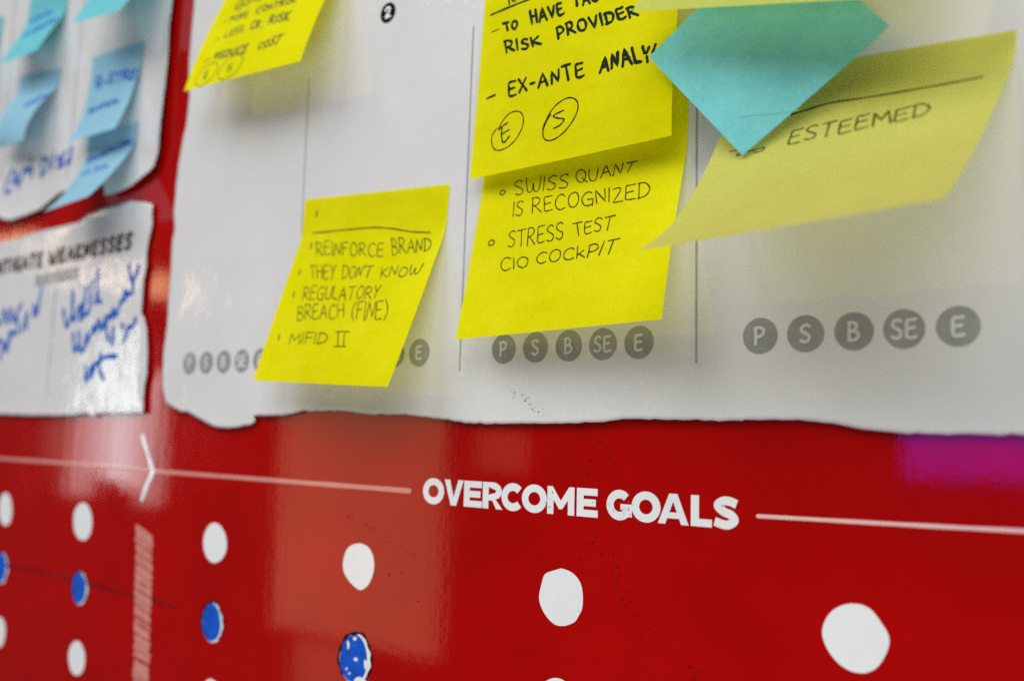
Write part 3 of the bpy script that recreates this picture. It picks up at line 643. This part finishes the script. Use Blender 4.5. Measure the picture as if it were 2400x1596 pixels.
def thick(pts, t):
    P = [np.array(p) for p in pts]
    L_, R_ = [], []
    for i in range(len(P)):
        d = P[min(i+1, len(P)-1)] - P[max(i-1, 0)]
        d = d/np.linalg.norm(d)
        n = np.array((-d[1], d[0]))*t/2
        L_.append(tuple(P[i] + n))
        R_.append(tuple(P[i] - n))
    return L_ + R_[::-1]

def heavy(ch, w_, H, t):
    o_ = .16
    if ch == 'O':
        return [[arc(w_/2, H/2, w_/2, H/2 + o_, 0, 352.5, 47), arc(w_/2, H/2, w_/2 - t*1.02, H/2 - t*.88, 0, 350, 35)]]
    if ch == 'V':
        return [[[(0, H), (w_/2 - 1.15, 0), (w_/2 + 1.15, 0), (w_, H), (w_ - 2.25, H), (w_/2, 2.6), (2.35, H)]]]
    if ch == 'A':
        return [[[(0, 0), (2.25, 0), (2.85, 1.55), (w_ - 2.85, 1.55), (w_ - 2.25, 0), (w_, 0), (w_/2 + 1.25, H), (w_/2 - 1.25, H)], [(w_/2 - 1.15, 3.2), (w_/2 + 1.15, 3.2), (w_/2, 6.1)]]]
    if ch == 'E':
        b = t*.86
        m = H/2
        return [[[(0, 0), (w_, 0), (w_, b), (t, b), (t, m - b/2), (w_ - .7, m - b/2), (w_ - .7, m + b/2), (t, m + b/2), (t, H - b), (w_ - .15, H - b), (w_ - .15, H), (0, H)]]]
    if ch == 'L':
        return [[[(0, 0), (w_, 0), (w_, t*.86), (t, t*.86), (t, H), (0, H)]]]
    if ch == 'M':
        return [[[(0, 0), (t*.95, 0), (t*.95, 4.3), (w_/2 - .55, 1.6), (w_/2 + .55, 1.6), (w_ - t*.95, 4.3), (w_ - t*.95, 0), (w_, 0), (w_, H), (w_ - 1.9, H), (w_/2, 4.1), (1.9, H), (0, H)]]]
    if ch == 'R':
        bx = w_*.5
        bz = H*.665
        outer = [(0, 0), (t, 0), (t, H*.31), (bx - .1, H*.31), (w_ - 2.45, 0), (w_ + .1, 0), (bx + 1.15, H*.37)] + arc(bx, bz, w_*.46, H*.335, -58, 90, 14) + [(0, H)]
        hole = [(t, H*.51)] + arc(bx, bz, w_*.46 - t*.95, H*.335 - t*.86, -90, 90, 10) + [(t, H*.82)]
        return [[outer, hole]]
    if ch == 'C':
        return [[thick(arc(w_/2 + .35, H/2, w_/2 + .1 - t/2, H/2 + o_ - t/2, 42, 318, 40), t)]]
    if ch == 'G':
        return [[thick(arc(w_/2 + .2, H/2, w_/2 + .1 - t/2, H/2 + o_ - t/2, 44, 322, 40), t)], [[(w_*.56, H*.34), (w_ - 1.9, H*.34), (w_ - 1.9, .9), (w_ + .05, .9), (w_ + .05, H*.54), (w_*.56, H*.54)]]]
    if ch == 'S':
        return [[thick(spline([(w_ - .75, H - 1.75), (w_*.66, H - t*.5 + .08), (w_*.40, H - t*.5 + .1), (t*.58, H*.72), (w_*.42, H*.535), (w_*.70, H*.44), (w_ - t*.55, H*.275), (w_*.60, t*.5 - .1), (w_*.36, t*.5 - .08), (.55, 1.75)], 6), t*.97)]]

bl, br, tl, tr = DATA['title']
zb_ = (bl[1] + br[1])/2
HH = (tl[1] + tr[1])/2 - zb_
shapes = []
for ch, a, b in DATA['letters']:
    for s in heavy(ch, b - a, HH, 2.4):
        shapes.append([[(a + p[0], zb_ + p[1]) for p in l] for l in s])
flat_poly('heading_text', shapes, .06, M_DOT, wall)

def path(name, pts, width, h, mat, parent, wob=.06):
    R_ = Rib()
    R_.add(spline(pts, 8), width, wall_map(h), wob=wob, lift=.00003)
    return R_.build(name, mat, parent)

(l1, w1), (l2, w2) = DATA['lines']
path('rule_line', l1, w1*.85, .03, M_PINK, wall)
path('rule_line', l2, w2, .03, M_PALE, wall)
cv = DATA['chev']
R_ = Rib()
R_.add(spline(cv[:3], 5), 2.5, wall_map(.06))
R_.add(spline(cv[2:], 5), 2.5, wall_map(.06))
R_.build('chevron', M_DOT, wall)
# hatched bar
tl, tr, bl, br = [np.array(p) for p in DATA['bar']]
R_ = Rib()
n = 62
for i in range(n):
    t = i/(n - 1) + random.gauss(0, .004)
    a = tl + (bl - tl)*t
    b = tr + (br - tr)*(t + .05)
    a = a + np.array((random.gauss(0, .35), 0))
    b = b + np.array((random.gauss(0, .35), 0))
    R_.add([a, (a + b)/2 + np.array((0, random.gauss(0, .3))), b], random.uniform(.7, 1.35), wall_map(.04), wob=.1, lift=.00003)
R_.build('hatched_bar', M_PINK, wall)
path('wiped_marker_line', DATA['erased'], 1.5, .02, M_SMEAR, wall, .3)

def specks(name, groups, hmap, mat, parent, smin=.06, smax=.42):
    V, F = [], []
    for pts, n, spr in groups:
        P = spline(pts, 10) if len(pts) > 2 else [np.array(pts[0])*(1 - t) + np.array(pts[1])*t for t in np.linspace(0, 1, 20)]
        for _ in range(n):
            p = P[random.randrange(len(P))]
            c = (p[0] + random.gauss(0, spr*.4), p[1] + random.gauss(0, spr*.4))
            r = smin + (smax - smin)*random.random()**3
            b = len(V)
            k = 7
            an = random.uniform(0, 3)
            for i in range(k):
                t = 2*math.pi*i/k
                rr = r*random.uniform(.6, 1.2)
                dx, dz = rr*1.3*math.cos(t), rr*.8*math.sin(t)
                V.append(to_w((c[0] + dx*math.cos(an) - dz*math.sin(an), hmap(c) + .012*random.random(), c[1] + dx*math.sin(an) + dz*math.cos(an))))
            F.append(tuple(range(b, b + k)))
    o = mesh(name, V, F, mat, parent)
    tag(o, kind='stuff')
    return o

specks('scuff_marks', DATA['scuff_wall'], lambda c: .04, INK['s'], wall)
specks('scuff_marks', DATA['scuff_title'], lambda c: .22, INK['d'], wall, .05, .25)

# ------------------------------------------------------------------ white printed sheets
class Sheet:
    H0 = 1.6
    def __init__(self, pts, lift, falloff, label, rough_amp, grid=6, seed=0):
        r_ = np.random.default_rng(seed)
        # resample the torn outline with small irregularities
        P = [np.array(p, float) for p in pts]
        out = []
        for i in range(len(P)):
            a, b = P[i], P[(i+1) % len(P)]
            L_ = np.linalg.norm(b - a)
            n = max(1, int(L_/2.0))
            d = (b - a)/max(L_, 1e-6)
            nn = np.array((-d[1], d[0]))
            for j in range(n):
                amp = rough_amp if L_ < 60 else .1
                out.append(a + (b - a)*j/n + nn*(r_.normal(0, amp) if j else 0))
        self.o = np.array(out)
        self.lift, self.fall = lift, falloff
        k = len(out)
        lo, hi = self.o.min(0), self.o.max(0)
        self.amp = None
        gx, gz = np.arange(lo[0], hi[0], grid), np.arange(lo[1], hi[1], grid)
        g = np.array([(x + r_.normal(0, .4), z + r_.normal(0, .4)) for x in gx for z in gz])
        dg = self.dist(g)
        ring = []
        g = g[dg > 3.2]
        # extra points near the edge so that the curl is smooth
        for s in (1.2, 2.8):
            for i in range(k):
                a, b = self.o[i-1], self.o[(i+1) % k]
                d = (b - a)/max(np.linalg.norm(b - a), 1e-6)
                for sg in (1, -1):
                    ring.append(self.o[i] + sg*s*np.array((-d[1], d[0])))
        ring = np.array(ring)
        dr = self.dist(ring)
        ring = ring[dr > .9]
        allp = np.concatenate([self.o, g, ring])
        res = delaunay_2d_cdt([Vector(p) for p in allp], [], [list(range(k))], 1, .05)
        v2, f = res[0], res[2]
        A = np.array([tuple(p) for p in v2])
        Hh = self.height(A)
        V = [to_w((A[i, 0], Hh[i], A[i, 1])) for i in range(len(A))]
        F = []
        for t in f:
            a, b, c = [v2[j] for j in t]
            F.append(tuple(t) if (b - a).cross(c - a) > 0 else tuple(t)[::-1])
        c0 = self.o.mean(0)
        self.ob = mesh('paper_sheet', V, F, M_PAPER, None, to_w((c0[0], 0, c0[1])), True)
        md = self.ob.modifiers.new('thickness', 'SOLIDIFY')
        md.thickness = .00022
        md.offset = -1
        tag(self.ob, label, 'paper')
    def dist(self, q):
        q = np.asarray(q, float)
        a = self.o
        b = np.roll(self.o, -1, 0)
        d = b - a
        dd = (d*d).sum(1)
        best = np.full(len(q), 1e9)
        for s in range(0, len(q), 400):
            p = q[s:s+400]
            t = np.clip(((p[:, None] - a[None])*d[None]).sum(-1)/dd[None], 0, 1)
            r = a[None] + d[None]*t[..., None] - p[:, None]
            best[s:s+400] = np.sqrt((r*r).sum(-1)).min(1)
        return best
    def height(self, q):
        q = np.asarray(q, float)
        d = self.dist(q)
        wv_ = .55 + .45*np.sin(q[:, 0]*.11 + 1.3*np.sin(q[:, 1]*.07))*np.cos(q[:, 1]*.09 + .5)
        return self.H0 + self.lift*(.45 + .55*wv_)*np.exp(-d/self.fall)
    def h1(self, p):
        return float(self.height(np.array([p]))[0])
    def fmap(self, dh=.03):
        return lambda p: (to_w((p[0], self.h1(p) + dh, p[1])), Vector((0, -1, 0)))

S = DATA['sheets']
main = Sheet(S['main'], .5, 4, 'large white printed sheet with torn lower edge and rows of grey letter badges', .12, seed=1)
usheet = Sheet(S['ul'], 2.2, 4.5, 'white printed sheet with a torn notch at its foot, covered in light blue notes', .10, seed=2)
lsheet = Sheet(S['ll'], .5, 4, 'white printed sheet headed mitigate weaknesses with blue marker handwriting', .12, seed=3)
SH = {'main': main, 'ul': usheet, 'll': lsheet}

for k_, L_ in DATA['div'].items():
    s = SH[k_]
    for a, b, wd in L_:
        R_ = Rib()
        R_.add([np.array(a)*(1 - t) + np.array(b)*t for t in np.linspace(0, 1, 30)], wd*.85, s.fmap(), wob=.05, lift=.00002)
        R_.build('divider_line', M_RULE, s.ob)

def badge(sheet, c, r, txt, mat, lw):
    h = sheet.h1(c) + .06
    d = flat_poly('badge', [[blob(c, r, r, 40, .006)]], h, mat, sheet.ob)
    R_ = Rib()
    hh = r*.92
    wd = r*(1.15 if len(txt) == 2 else .5 if txt != '2' else .62)
    q = [(c[0] - wd/2, c[1] - hh/2), (c[0] + wd/2, c[1] - hh/2), (c[0] - wd/2, c[1] + hh/2), (c[0] + wd/2, c[1] + hh/2)]
    m_ = quad_map(q)
    for st in word_strokes(txt, .004, .3):
        R_.add([m_(p) for p in st], lw, wall_map(h + .05), wob=.02)
    R_.build('badge_letter', M_LETTER if mat is M_GREY else M_PAPER, d)

names = ['P', 'S', 'B', 'SE', 'E']
for i, c in enumerate(DATA['badges']):
    badge(main, c, DATA['badge_r'], names[i % 5], M_GREY, .85)
c, r = DATA['num2']
badge(main, c, r, '2', M_BLACK, 1.0)

R_ = Rib()
for txt, q in DATA['mit']:
    m_ = quad_map(q)
    for st in word_strokes(txt, .003, .42):
        R_.add([m_(p) for p in st], 2.3, lsheet.fmap(.05), wob=.02)
R_.build('heading_text', M_BLACK, lsheet.ob)
a, b = DATA['mitrule']
R_ = Rib()
R_.add([np.array(a)*(1 - t) + np.array(b)*t for t in np.linspace(0, 1, 12)], 6.0, lsheet.fmap(), cap=False, wob=0)
R_.build('heading_rule', M_RULE, lsheet.ob)
for nm, s in (('hand_ll', lsheet), ('hand_ul', usheet)):
    for wd_ in DATA[nm]:
        R_ = Rib()
        for st in wd_:
            R_.add(spline(st, 5), 2.3 if nm == 'hand_ll' else 2.1, s.fmap(.05), wob=.2)
        R_.build('handwritten_word', INK['b'], s.ob)
specks('scuff_marks', DATA['scuff_main'], lambda c: main.h1(c) + .05, INK['d'], main.ob, .06, .3)

# ------------------------------------------------------------------ sticky notes
NV = 61
def note_surface(pr):
    x, z, th, h0, pL, pR, v0, vw, cL, cR, s, k, asp = pr
    t = np.linspace(0, 1, NV)
    q = np.clip((t - v0)/max(vw, .02), 0, 1)
    Sm = q*q*(3 - 2*q)
    e = np.clip(t - v0, 0, 1)**2
    sh = s*asp
    ct, st = math.cos(th), math.sin(th)
    def f(uv):
        u, v = float(uv[0]), min(max(float(uv[1]), 0), 1)
        ph = (pL + (pR - pL)*u)*Sm + (cL + (cR - cL)*u)*e
        ca, sa = np.cos(ph), np.sin(ph)
        A = np.concatenate([[0], np.cumsum((ca[1:] + ca[:-1])/2)/(NV - 1)])
        Hs = np.concatenate([[0], np.cumsum((sa[1:] + sa[:-1])/2)/(NV - 1)])
        a, h = np.interp(v, t, A), np.interp(v, t, Hs)
        uu = u + k*h
        return to_w((x + s*uu*ct + sh*a*st, h0 + sh*h, z + s*uu*st - sh*a*ct))
    def g(uv):
        u, v = float(uv[0]), min(max(float(uv[1]), .004), .996)
        p = f((u, uv[1]))
        du = f((u + .004, v)) - f((u - .004, v))
        dv = f((u, v + .004)) - f((u, v - .004))
        n = dv.cross(du).normalized()
        if n.y > 0:
            n = -n
        return p, n
    return f, g

def make_note(key, mat, label, group, warp=None):
    pr = DATA['notes'][key]
    f, g = note_surface(pr)
    nu, nv = 18, 36
    V = [f((i/nu, j/nv)) for j in range(nv + 1) for i in range(nu + 1)]
    if warp:
        V = [warp(V[j*(nu+1) + i], i/nu, j/nv) for j in range(nv + 1) for i in range(nu + 1)]
    F = [(j*(nu+1) + i, (j+1)*(nu+1) + i, (j+1)*(nu+1) + i + 1, j*(nu+1) + i + 1) for j in range(nv) for i in range(nu)]
    o = mesh('sticky_note', V, F, mat, None, f((.5, 0)), True)
    tag(o, label, 'sticky note', group)
    for txt, q, wd, ink, font in DATA['words'].get(key, []):
        R_ = Rib()
        m_ = quad_map(q)
        for st in word_strokes(txt, .05 if font else .04, .3 if font else .2):
            R_.add([m_(p) for p in st], wd*(1.3 if ink == 'g' else 1.0 if ink == 'p' else 1.12), g, wob=.16)
        R_.build('handwritten_word', INK[ink], o)
    by = {}
    for i_, (pts, wd, sm, ink, nm) in enumerate(DATA['strokes'].get(key, [])):
        by.setdefault((nm, ink, i_), []).append((pts, wd))
    for (nm, ink, i_), L_ in by.items():
        R_ = Rib()
        for pts, wd in L_:
            q = spline(pts, 6) if len(pts) > 2 else [np.array(pts[0])*(1 - t) + np.array(pts[1])*t for t in np.linspace(0, 1, 5)]
            R_.add(q, wd, g, wob=.14)
        R_.build({'text_line': 'pen_stroke'}.get(nm, nm), INK[ink], o)
    return o

GY, GB = 'yellow notes on the large sheet', 'blue notes on the far sheet'
make_note('low', M_YEL, 'bright yellow note listing reinforce brand and regulatory breach, hanging over the badge row', GY)
make_note('swiss', M_YEL, 'bright yellow note with swiss quant and stress test bullets, tucked under another yellow note', GY)
make_note('top', M_YEL, 'bright yellow note with ex-ante analysis line and circled E and S in bold black pen', GY)
make_note('upl', M_YEL, 'bright yellow note whose lower left corner overhangs the red gap between the sheets', GY)
make_note('est', M_PYEL, 'large pale yellow curling note with the word esteemed under a pen line', GY)
make_note('pale', M_PYEL, 'pale yellow note lip overhanging the teal diamond at the top edge', GY)
make_note('dia', M_TEAL, 'blank teal note turned as a diamond over the yellow notes', 'teal note')
make_note('b1', M_TURQ, 'turquoise note cut off by the left edge of the picture', GB)
make_note('b2', M_TURQ, 'turquoise note with two scribbled lines at the top of the far sheet', GB)
make_note('b3', M_TURQ, 'turquoise blank note nearest the sheet edge at the top of the picture', GB)
make_note('b4', M_BLUE, 'light blue note with one scribbled line, above the blue marker handwriting', GB)
make_note('b5', M_BLUE, 'light blue note with two dark scribbled lines, overlapping the note below it', GB)
make_note('b6', M_BLUE, 'light blue note overhanging the torn notch at the foot of the far sheet', GB)

for o in bpy.data.objects:
    if '_o' in o:
        del o['_o']
